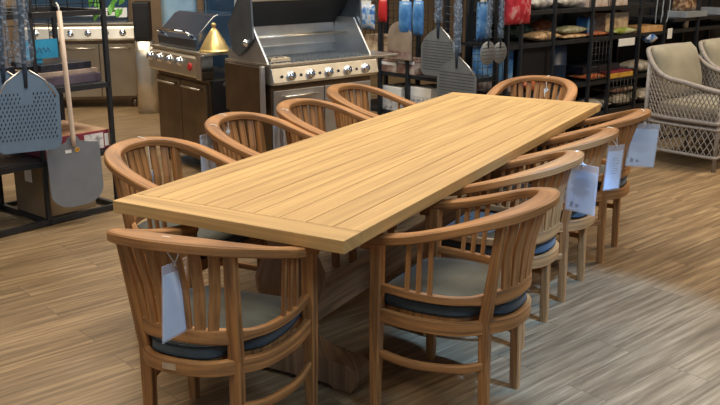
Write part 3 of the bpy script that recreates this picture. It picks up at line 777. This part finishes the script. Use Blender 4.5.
# ------------------------------------------------------------------ display racks at the back right
KO = V((.833, 6.94, 0))
def KP(x, y, z): return R2(AS, x, y, KO)+V((0, 0, z))
rackB = empty('display_rack', KO, AS, 'long black shelving rack across the back, behind the far end chair', 'rack')
XS = (.485, .66, 1.10, 1.66, 1.98, 2.45, 2.90, 3.55, 4.2, 4.8)
for x in XS:
    b = MB(); b.span((x-.011, -.017, 0), (x+.011, .017, 1.9), bev=.003); b.build('post', M['black'], rackB)
    b = MB(); b.span((x-.017, .50, 0), (x+.017, .534, 1.9), bev=.003); b.build('post', M['black'], rackB)
def shelf(z, x0, x1, y0=0.02, y1=.50, parent=rackB, mat='black', th=.022):
    b = MB(); b.span((x0, y0, z-th), (x1, y1, z), axis=0); 
    b.span((x0, y0-.022, z-th-.01), (x1, y0+.0, z+.002), axis=0); b.build('shelf', M[mat], parent)
shelf(.935, .49, 4.8); shelf(.535, .49, 4.8); shelf(.235, .49, 4.8); shelf(1.205, .62, 2.88); shelf(1.045, 3.08, 4.8)
b = MB(); b.span((.60, .545, .05), (5.4, .56, 1.9), axis=0); b.build('dark_backing', M['blackrough'], rackB)  # black sheet added to make the darkness behind the goods
GRIDS = []
for x0, x1, z0, z1, pr in ((.06, .43, .50, .90, 1), (1.68, 1.96, .56, .90, 0), (2.0, 2.43, .25, .52, 0), (.06, .43, .96, 1.8, 1)):
    b = MB(); nx = int((x1-x0)/.055); nz = int((z1-z0)/.055)
    for k in range(nx+1): b.tube([(x0+(x1-x0)*k/nx, -.01, z0), (x0+(x1-x0)*k/nx, -.01, z1)], .0028, 4)
    for k in range(nz+1): b.tube([(x0, -.01, z0+(z1-z0)*k/nz), (x1, -.01, z0+(z1-z0)*k/nz)], .0028, 4)
    if pr: GRIDS.append(b)
    else: b.build('wire_grid', M['black'], rackB)

gS = 'goods on the back shelving'
def bagK(x, y, z, w, d, h, mat, lab, name='chip_bag', grp='filled bags on the back shelving'): return pillow(name, KP(x, y, z), AS, w, d, h, M[mat], lab, 'bag', grp)
def boxK(x, y, z, w, d, h, mat, lab, name='carton', labels=(), grp='cartons on the back shelving'): return carton(name, KP(x, y, z), AS, w, d, h, M[mat], lab, 'box', grp, .003, labels)
bagK(.90, .03, .936, .37, .20, .085, 'chips', 'pale tan bag of wood chips left of its neighbours on the upper back shelf')
bagK(.80, .25, .936, .40, .20, .15, 'darkgreen', 'dark green bag behind the tan chip bag on the upper back shelf')
bagK(1.30, .03, .936, .41, .20, .042, 'chips', 'thin tan bag underneath the greenish bag on the upper back shelf')
bagK(1.29, .04, .979, .41, .20, .066, 'greenchips', 'greenish pale bag lying on the thin tan bag on the upper back shelf')
bagK(1.22, .27, .936, .34, .2, .16, 'orangebag', 'orange topped bag behind the greenish bag on the upper back shelf')
bagK(.86, .05, 1.206, .32, .24, .10, 'greybag', 'pale grey bag on the top shelf above the dark green bag')
bagK(1.24, .05, 1.206, .36, .24, .10, 'greybag', 'pale grey bag on the top shelf above the greenish bag')
boxK(1.62, .03, 1.206, .32, .3, .2, 'pinkbox', 'pinkish printed carton on the top shelf, left one of two')
boxK(1.96, .03, 1.206, .30, .3, .2, 'pinkbox', 'pinkish printed carton on the top shelf, right one of two')
boxK(1.74, .10, .936, .11, .12, .17, 'bluepack', 'small blue carton on the upper back shelf under the pinkish cartons', 'small_carton')
bagK(1.72, .04, .936, .30, .18, .045, 'orangebag', 'low dark red packet in front of the small blue carton', 'packet')
boxK(2.03, .10, .936, .38, .25, .20, 'beigepack', 'beige printed carton behind the green packet on the upper back shelf')
bagK(2.02, .0, .936, .40, .10, .065, 'greenpack', 'bright green packet lying at the upper shelf edge', 'packet')
boxK(2.07, -.030, .835, .27, .006, .07, 'white', 'white price strip under the green packet', 'price_strip')
boxK(2.47, .0, .936, .41, .25, .058, 'tanwood', 'tan wooden looking box at the right end of the upper back shelf', 'wooden_box')
bagK(2.60, -.02, .83, .17, .08, .09, 'bluemix', 'small blue and red packet hanging below the tan box', 'packet')
boxK(.74, .05, .536, .42, .4, .36, 'enamel', 'black carton on the lower back shelf behind the far end chair')
b = MB(); b.lathe([(.0, 0), (.135, 0), (.14, .02), (.14, .16), (.145, .165), (.145, .18), (.14, .185), (.14, .34), (.13, .36), (.001, .362)], n=28); o = b.build('drum', M['navy']); o.location = KP(1.38, .22, .536)
tag(o, 'navy blue drum on the lower back shelf under the greenish bag', 'drum')
boxK(.52, .10, .64, .18, .3, .27, 'bluepack', 'blue carton behind the wire grid left of the black carton', 'carton')
boxK(.51, .09, .536, .20, .32, .10, 'brownpack', 'low brown carton under the blue carton behind the wire grid', 'carton')
bagK(.72, -.02, .536, .40, .07, .12, 'orangebag', 'orange red bag on the lower back shelf just above the far end chair')
bagK(1.70, .02, .536, .30, .25, .06, 'orangebag', 'flat red packet on the lower back shelf, left of the yellow book', 'packet')
boxK(1.72, .10, .60, .60, .35, .06, 'darkbook', 'dark flat box on the lower back shelf above the red packet', 'flat_box')
boxK(2.02, .01, .536, .40, .28, .045, 'yellowbook', 'orange yellow book lying on the lower back shelf', 'book')
boxK(2.00, .015, .582, .41, .28, .015, 'maroon', 'thin dark red book on top of the orange yellow book', 'book')
bagK(2.47, .02, .536, .42, .24, .12, 'greybag', 'silver grey bag on the lower back shelf beside the yellow book')
bagK(1.70, .02, .236, .42, .3, .11, 'greybag', 'grey bag on the bottom back shelf, first from the left')
bagK(2.15, .02, .236, .42, .3, .12, 'greybag', 'grey bag on the bottom back shelf, middle one of three')
bagK(2.60, .02, .236, .42, .3, .13, 'greybag', 'grey bag on the bottom back shelf, right one next to the wicker armchair')
bagK(2.16, .06, .357, .45, .28, .08, 'brownpack', 'brown bag lying on the middle grey bag of the bottom back shelf')
for k, (lab, x, mt) in enumerate((('first', .92, 'bluepack'), ('second', 1.14, 'bluemix'), ('third', 1.36, 'brownpack'))):
    boxK(x, .05, .236, .20, .3, .25, mt, lab+' of three small cartons on the bottom shelf behind the far end chair', 'small_carton')
# hanging red bag, blue bag
def hangbag(name, P0, rz, w, h, d, mat, lab, grp='packs hanging on the back racks'):
    root = empty(name, P0, rz, lab, 'bag', grp)
    b = MB(); rings = []
    for i in range(11):
        t = i/10; k = max(.08, 1-abs(2*t-1)**3)
        rings.append([V((w/2*math.copysign(abs(math.cos(a))**.6, math.cos(a))*(1+.02*math.sin(8*t)), d/2*k*math.sin(a), -h*t)) for a in [2*PI*j/16 for j in range(16)]])
    b.loft(rings); b.build('pouch', M[mat], root)
    b = MB(); b.span((-w*.3, -.002, -.002), (w*.3, .002, .03)); b.tube([(0, .0, .02), (0, .02, .035), (0, .10, .035)], .003, 5); b.build('hang_tab', M['white'], root)
    return root
hangbag('hanging_bag', KP(.575, -.02, 1.42), AS, .33, .31, .08, 'redbag', 'glossy red bag hanging high on the back rack right of the round peels')
hangbag('hanging_bag', KP(.17, .0, 1.30), AS, .13, .30, .05, 'bluepack', 'blue pack hanging behind the round peels, right of the corner post')
def round_peel(P0, rz, lab, bl=.10, hl=.5):
    r = empty('turning_peel', P0, rz, lab, 'pizza peel', 'round turning peels on the back rack')
    b = MB(); b.lathe([(.001, 0), (bl, 0), (bl+.002, .002), (bl, .004), (.001, .004)], (0, 0, -bl), 28, rot('X', PI/2)); p = b.build('blade', M['peeldark'], r)
    b = MB()
    for i in range(6):
        z = -bl+(-2.5+i)*.028; ww = math.sqrt(max(0, (bl*.82)**2-(z+bl)**2)); b.span((-ww, -.0052, z-.003), (ww, -.004, z+.003))
    b.build('slots', M['slot'], p)
    b = MB(); b.tube([(0, -.003, -.05), (0, -.003, .06), (0, -.003, hl)], [.008, .012, .012], 8); b.build('handle', M['darkhandle'], r)
    b = MB(); b.loft([[V(((.026+.007*math.sin(i*1.9+j))*math.cos(2*PI*j/9), (.022+.005*math.sin(i+2*j))*math.sin(2*PI*j/9)-.003, .03+(hl-.05)*i/11)) for j in range(9)] for i in range(12)]); b.build('plastic_wrap', M['wrap'], r)
    return r
round_peel(KP(.165, -.07, 1.0), AS, 'round slotted peel with a film wrapped handle, left one right of the corner post', .092, .48)
round_peel(KP(.335, -.05, .985), AS, 'round slotted peel with a film wrapped handle, right one under the red bag', .085, .48)
# far right part of the shelving
b = MB(); b.loft([[V((x*k*sx, y*k, z)) for x, y in rrect(.26, .16, .05, 4)] for z, k, sx in ((0, 1, 1), (.05, 1.06, 1.02), (.16, .9, 1), (.26, .74, .95), (.30, .5, 1.1), (.34, .55, 1.2))]); o = b.build('film_bag', M['brownfilm']); o.location = KP(3.47, .12, 1.106); o.rotation_euler = (0, 0, AS)
tag(o, 'glossy brown film bag standing on the grey tray at the upper right', 'bag')
boxK(3.28, -.02, 1.046, .42, .28, .060, 'greysheet', 'grey tray under the glossy brown film bag at the upper right', 'tray')
b = MB(); b.lathe([(.001, 0), (.030, 0), (.032, .03), (.03, .09), (.014, .12), (.012, .15), (.016, .153), (.016, .17), (.001, .171)], n=16); o = b.build('bottle', M['amber']); o.location = KP(3.36, .03, .936); tag(o, 'small brown bottle on the shelf between the two wicker armchair backs', 'bottle')
boxK(4.0, .0, 1.046, .16, .25, .07, 'greysheet', 'grey box at the far right end of the upper shelf', 'small_carton')
for k, (x, s) in enumerate(((2.68, .0), (2.78, .03), (2.88, .09))):
    b = MB(); b.tube(spline([(x, -.03, 1.45), (x-.01+s*.3, -.04, 1.30), (x-.03+s*.4, -.045, 1.12), (x-.02, -.04, 1.02)], 6), .0055, 6); o = b.build('hose', M['greysheet']); o.location = KO; o.rotation_euler = (0, 0, AS)
    tag(o, ('leftmost', 'middle', 'rightmost and most curved')[k]+' of three grey hoses hanging above the tan wooden box', 'hose', 'grey hoses on the back rack')
boxK(2.90, -.045, .86, .085, .004, .10, 'white', 'white card hanging at the lower end of the grey hoses', 'hanging_card')

# rack running back to the left from the corner post
rackL = empty('display_rack', KP(-.03, .06, 0), AS, 'black wire rack behind the open grill with two grey ridged peels hanging on its corner', 'rack')
for y in (.0, .56, .90, 1.32):
    for x in (0., .46):
        b = MB(); b.span((x-.017, y-.017, 0), (x+.017, y+.017, 1.9), bev=.003); b.build('post', M['black'], rackL)
for z in (.69, .36, .12):
    b = MB(); b.span((.0, .0, z-.03), (.46, 1.36, z), axis=1); b.build('shelf', M['black'], rackL)
b = MB()
for k in range(23): b.tube([(.03, .02+.058*k, .70), (.03, .02+.058*k, 1.75)], .0026, 4)
for k in range(18): b.tube([(.03, .0, .74+.058*k), (.03, 1.32, .74+.058*k)], .0026, 4)
b.build('wire_grid', M['black'], rackL)
for b in GRIDS: b.build('wire_grid', M['black'], rackL).location = (.03, -.06, 0)     # panels on the end of this rack
LR = AS-PI/2      # facing along -x of the rack: local x runs towards the corner
def YP(y, x, z): return KP(x-.03, y+.06, z)
def boxL(y1, x, z, w, d, h, mat, lab, name='carton', labels=(), grp='cartons on the wire rack'): return carton(name, YP(y1, x, z), LR, w, d, h, M[mat], lab, 'box', grp, .003, labels)
def hangL(y, z, w, h, mat, lab, d=.06): return hangbag('hanging_pack', YP(y, -.03, z), LR, w, h, d, mat, lab, 'packs hanging on the wire rack')
hangL(.57, 1.29, .14, .28, 'bluepack', 'blue pack hanging on the wire rack, left of its blue twin')
hangL(.42, 1.30, .11, .28, 'bluepack', 'blue pack hanging on the wire rack just left of the ridged peels')
hangL(.84, 1.30, .095, .19, 'red', 'plain red pack hanging on the wire rack above the arched board', .05)
hangL(1.06, 1.25, .24, .21, 'bluemix', 'blue and white mixed pack hanging beside the open grill lid')
boxL(1.10, .0, .692, .20, .20, .145, 'beigepack', 'cream and tan carton on the wire rack beside the grill, lower left', labels=[('f', .05, .95, .08, .3, M['tanwood'])])
boxL(1.12, .02, .838, .21, .18, .15, 'beigepack', 'cream carton standing on the cream and tan one beside the grill')
boxL(.90, .0, .692, .20, .22, .10, 'brownpack', 'brown carton with a pale stripe on the wire rack, left one', labels=[('f', .02, .98, .60, .85, M['white'])])
boxL(.69, .0, .692, .21, .22, .12, 'brownpack', 'brown carton with a pale stripe under the arched board, right one', labels=[('f', .02, .98, .72, .93, M['white'])])
ar = empty('arched_board', YP(.625, -.025, .815), LR, 'brown arched wooden board leaning on the wire rack left of the ridged peels', 'board')
po = [(-.135, 0), (.135, 0), (.135, .19)]+[(.135*math.cos(a), .19+.12*math.sin(a)) for a in [PI*k/12 for k in range(1, 12)]]+[(-.135, .19)]
b = MB(); b.prism(po, .02, lambda a, c, k: V((a, k-.02, c)), bev=.003); b.build('board', M['arched'], ar)
b = MB(); b.span((-.133, -.0215, .015), (.133, -.0195, .07)); b.build('stripe', M['brownpack'], ar)
boxL(.93, .02, .362, .28, .3, .10, 'greylabel', 'pale carton with picture print on the lower shelf behind the last left chair')
boxL(.92, .02, .463, .26, .3, .10, 'white', 'white carton lying on the pale picture carton behind the last left chair')
boxL(.56, .02, .362, .26, .3, .15, 'greylabel', 'pale picture carton on the lower shelf beside the table corner')
boxL(.55, .02, .513, .24, .28, .08, 'white', 'white carton on the pale picture carton beside the table corner')
def ridged_peel(P0, rz, w, h, hl, lab):
    r = empty('pizza_peel', P0, rz, lab, 'pizza peel', 'grey ridged peels on the corner post')
    po = outline_peel(w, h, .13, .05, .05)
    b = MB(); b.prism(po, .004, lambda a, c, k: V((a, k-.002, c))); bl = b.build('blade', M['peeldark'], r)
    b = MB()
    n = 11
    for i in range(n):
        z = -h*.30-i*(h*.62/n); b.span((-w*.44, -.0040, z-.004), (w*.44, -.002, z+.001), axis=0)
    b.build('slots', M['slot'], bl)
    b = MB(); b.tube([(.03, -.002, -.005), (w*.30, -.002, -.07), (w*.44, -.002, -.13)], .005, 6); b.build('rim', M['plate'], bl)
    b = MB(); b.tube([(0, -.004, -.09), (0, -.004, 0), (0, -.004, hl)], [.009, .014, .014], 8); b.build('handle', M['darkhandle'], r)
    b = MB(); b.loft([[V(((.036+.008*math.sin(i*1.7+j))*math.cos(2*PI*j/10), (.026+.005*math.sin(i+2*j))*math.sin(2*PI*j/10)-.004, .03+(hl-.06)*i/13)) for j in range(10)] for i in range(14)]); b.build('plastic_wrap', M['wrap'], r)
    return r
ridged_peel(YP(.14, -.085, 1.115), LR, .37, .39, .48, 'grey ridged peel hanging higher on the corner of the wire rack, film wrapped handle')
ridged_peel(YP(-.10, -.125, .905), LR+.02, .40, .42, .56, 'grey ridged peel hanging lower, just above the far table edge')

# ------------------------------------------------------------------ wicker armchairs
def make_wicker():
    """local: +y forward, x right; footprint .78 x .74"""
    root = empty('wicker_armchair', (0, 0, 0))
    hw, dp = .38, .70
    plan = [V((hw, dp, 0)), V((hw+.005, dp*.6, 0)), V((hw, .22, 0)), V((hw-.05, .06, 0)), V((hw-.16, 0, 0)), V((0, -.02, 0))]
    plan = plan+[V((-p.x, p.y, 0)) for p in plan[-2::-1]]
    pl = spline(plan, 8)
    L = [0]
    for a, c in zip(pl, pl[1:]): L.append(L[-1]+(c-a).length)
    tot = L[-1]
    def pos(s):
        s = max(0, min(tot, s))
        for i in range(len(L)-1):
            if s <= L[i+1]: return pl[i].lerp(pl[i+1], (s-L[i])/(L[i+1]-L[i]))
        return pl[-1]
    def top(s):
        y = pos(s).y
        return .680+.225*math.exp(-(max(0, y-.02)/.12)**1.2) - .05*max(0, (y-dp*.55)/(dp*.45))
    def splay(p, z):      # the shell opens a little towards the top
        k = 1+.10*max(0, z-.38); c = V((0, .38, 0)); q = c+(p-c)*k; return V((q.x, q.y, z))
    # rim and bands
    S = [tot*i/70 for i in range(71)]
    fr = MB(); fr.tube([splay(pos(s), top(s)) for s in S], .021, 8); fr.build('arm_rail', M['wicker'], root)
    for z, rr in ((.385, .017), (.335, .012), (.115, .014)):
        q = MB(); q.tube([splay(pos(s), z) for s in S]+([V((-hw+.0, dp, z)), V((hw, dp, z))] if z < .4 else []), rr, 8, closed=True); q.build('band', M['wicker'], root)
    # diagonal lattice
    def strand(mb, s0, sg, z0, z1f, pitch):
        pts = []
        for i in range(26):
            z = z0+.03*i; s = s0+sg*(z-z0)*pitch
            if s < 0 or s > tot: 
                if pts: break
                continue
            if z > z1f(s): break
            pts.append(splay(pos(s), z))
        if len(pts) > 1: mb.tube(pts, .0052, 4, cap=False)
    for z0, z1, pitch, sp in ((.115, lambda s: .33, .62, .052), (.385, top, .55, .036)):
        lt = MB()
        k = -.5
        s = -.5
        while s < tot+.5:
            for sg in (1, -1): strand(lt, s, sg, z0, z1, pitch)
            s += sp
        lt.build('woven_panel', M['wicker'], root)
    # front lattice of the base
    lt = MB(); x = -.6
    while x < .6:
        for sg in (1, -1):
            pts = [V((x+sg*(z-.115)*.62, dp, z)) for z in (.115, .18, .25, .33) if abs(x+sg*(z-.115)*.62) < hw]
            if len(pts) > 1: lt.tube(pts, .0052, 4, cap=False)
        x += .052
    lt.build('woven_panel', M['wicker'], root)
    for x in (-hw+.01, hw-.01):
        for y in (dp-.01, .06):
            p = splay(V((x, y, 0)), .1); q = MB(); q.tube([(p.x*.97, p.y, 0), (p.x*.97, p.y, .62 if y > .3 else .80)], .018, 8); q.build('leg', M['wicker'], root)
    st = MB(); st.span((-hw+.03, .06, .33), (hw-.03, dp-.005, .385)); st.build('seat_deck', M['wicker'], root)
    cu = MB()
    def slab(cx, cy, w, d, z0, z1, r):
        rr = rrect(w, d, r, 5)
        return [[V((cx+x*k, cy+y*k, z)) for x, y in rr] for z, k in ((z0, .92), (z0+.015, .985), ((z0+z1)/2, 1.0), (z1-.02, .985), (z1-.004, .93), (z1+.010, .6), (z1+.014, .05))]
    cu.loft(slab(0, .41, .66, .58, .387, .505, .06)); cu.build('seat_cushion', M['olive'], root)
    bk = MB(); rings = []
    R = rot('X', math.radians(15))
    for i in range(13):
        t = i/12; e = abs(2*t-1); th = .085*(1-e**4)+.012; ww = .325*(1-.10*e**6)
        rings.append([V((0, .16, .50))+R@V((ww*math.copysign(abs(math.cos(a))**.5, math.cos(a))*(1+.02*math.sin(7*t)), th*math.sin(a), .45*t+(.02*math.sin(3*a) if .1 < t < .9 else 0))) for a in [2*PI*j/24 for j in range(24)]])
    # R tilts backward: the top leans towards -y
    bk.loft(rings); bk.build('back_cushion', M['olive'], root)
    return root
wk = make_wicker()
# its right-back corner foot stands at (2.36, 7.26); +y of the chair looks along (.663, -.749)
aw = math.atan2(-.749, .663)-PI/2
def wicker_at(o, corner):
    # local right-back corner is (.36, .02)
    o.location = V((corner[0], corner[1], 0))-R2(aw, .36, .02); o.rotation_euler = (0, 0, aw)
# facing -y of the racks, the side towards the camera is the chair's right side
wicker_at(wk, (2.34, 7.27)); tag(wk, 'grey wicker armchair with olive cushions at the right, its woven side fully in view', 'armchair', 'wicker armchairs')
w2 = copy_tree(wk); wicker_at(w2, (2.34+.85*.749, 7.27+.85*.663)); tag(w2, 'grey wicker armchair behind the other one, cut by the right picture edge', 'armchair', 'wicker armchairs')

# ------------------------------------------------------------------ light and camera
def area(name, loc, tgt, size, power, col, sy=None):
    l = bpy.data.lights.new(name, 'AREA'); l.energy = power; l.color = col; l.size = size
    if sy: l.shape = 'RECTANGLE'; l.size_y = sy
    o = bpy.data.objects.new(name, l); COL.objects.link(o); o.location = loc
    o.rotation_euler = (V(tgt)-V(loc)).to_track_quat('-Z', 'Y').to_euler(); return o
def spot(name, loc, tgt, power, col, ang, blend=.4, size=.08):
    l = bpy.data.lights.new(name, 'SPOT'); l.energy = power; l.color = col; l.spot_size = math.radians(ang); l.spot_blend = blend; l.shadow_soft_size = size
    o = bpy.data.objects.new(name, l); COL.objects.link(o); o.location = loc
    o.rotation_euler = (V(tgt)-V(loc)).to_track_quat('-Z', 'Y').to_euler(); return o
WARM = (1., .78, .52)
area('unseen_overhead_light', (-1.0, 4.2, 4.1), (-1.0, 4.2, 0), 1.8, 132, (1., .81, .56), 3.2)
area('unseen_overhead_light', (1.8, 8.0, 4.1), (1.8, 8.4, 0), 2.5, 75, (1., .92, .80), 2.0)  # unseen fill added over the back racks
area('unseen_overhead_light', (-2.8, 8.2, 4.1), (-2.8, 8.6, 0), 2.2, 165, (1., .86, .66), 2.2)  # unseen light added to brighten the steel of the left grills
area('unseen_overhead_light', (-1.4, 1.0, 4.1), (-1.4, 2.0, 0), 2.0, 90, (1., .88, .72), 1.5)
area('unseen_overhead_light', (4.8, 6.0, 4.1), (4.8, 6.0, 0), 1.6, 230, WARM, 1.6)  # added by the right wall for steel reflections and the far floor
area('unseen_overhead_light', (.2, 5.6, 4.1), (-.4, 6.6, .8), 1.2, 110, (.8, .9, 1.), 1.2)  # added cool light, aimed at the open grill to lift its steel
spot('cool_patch_spot', (2.2, 2.1, 3.7), (1.05, 3.66, 0), 1150, (.26, .52, 1.), 24, .35)  # added spot that makes the bluish floor patch; no fixture known
area('unseen_overhead_light', (2.4, .6, 3.9), (.2, 3.0, .6), 1.0, 75, (.55, .76, 1.), 1.0)  # added cool light to brighten the hanging tags and near chairs
w = bpy.data.worlds.new('World'); SC.world = w; w.use_nodes = True
w.node_tree.nodes['Background'].inputs['Color'].default_value = (.66, .82, 1., 1); w.node_tree.nodes['Background'].inputs['Strength'].default_value = .29

cam = bpy.data.cameras.new('Camera'); co = bpy.data.objects.new('Camera', cam); COL.objects.link(co)
co.location = (0, 0, 1.63); co.rotation_euler = (math.radians(90-15.49), 0, 0)
cam.sensor_width = 36; cam.lens = 882.3/720*36; cam.clip_start = .05
SC.camera = co
SC.view_settings.view_transform = 'Standard'; SC.view_settings.look = 'None'
SC.view_settings.gamma = 1; SC.view_settings.exposure = 0.; SC.view_settings.use_curve_mapping = False
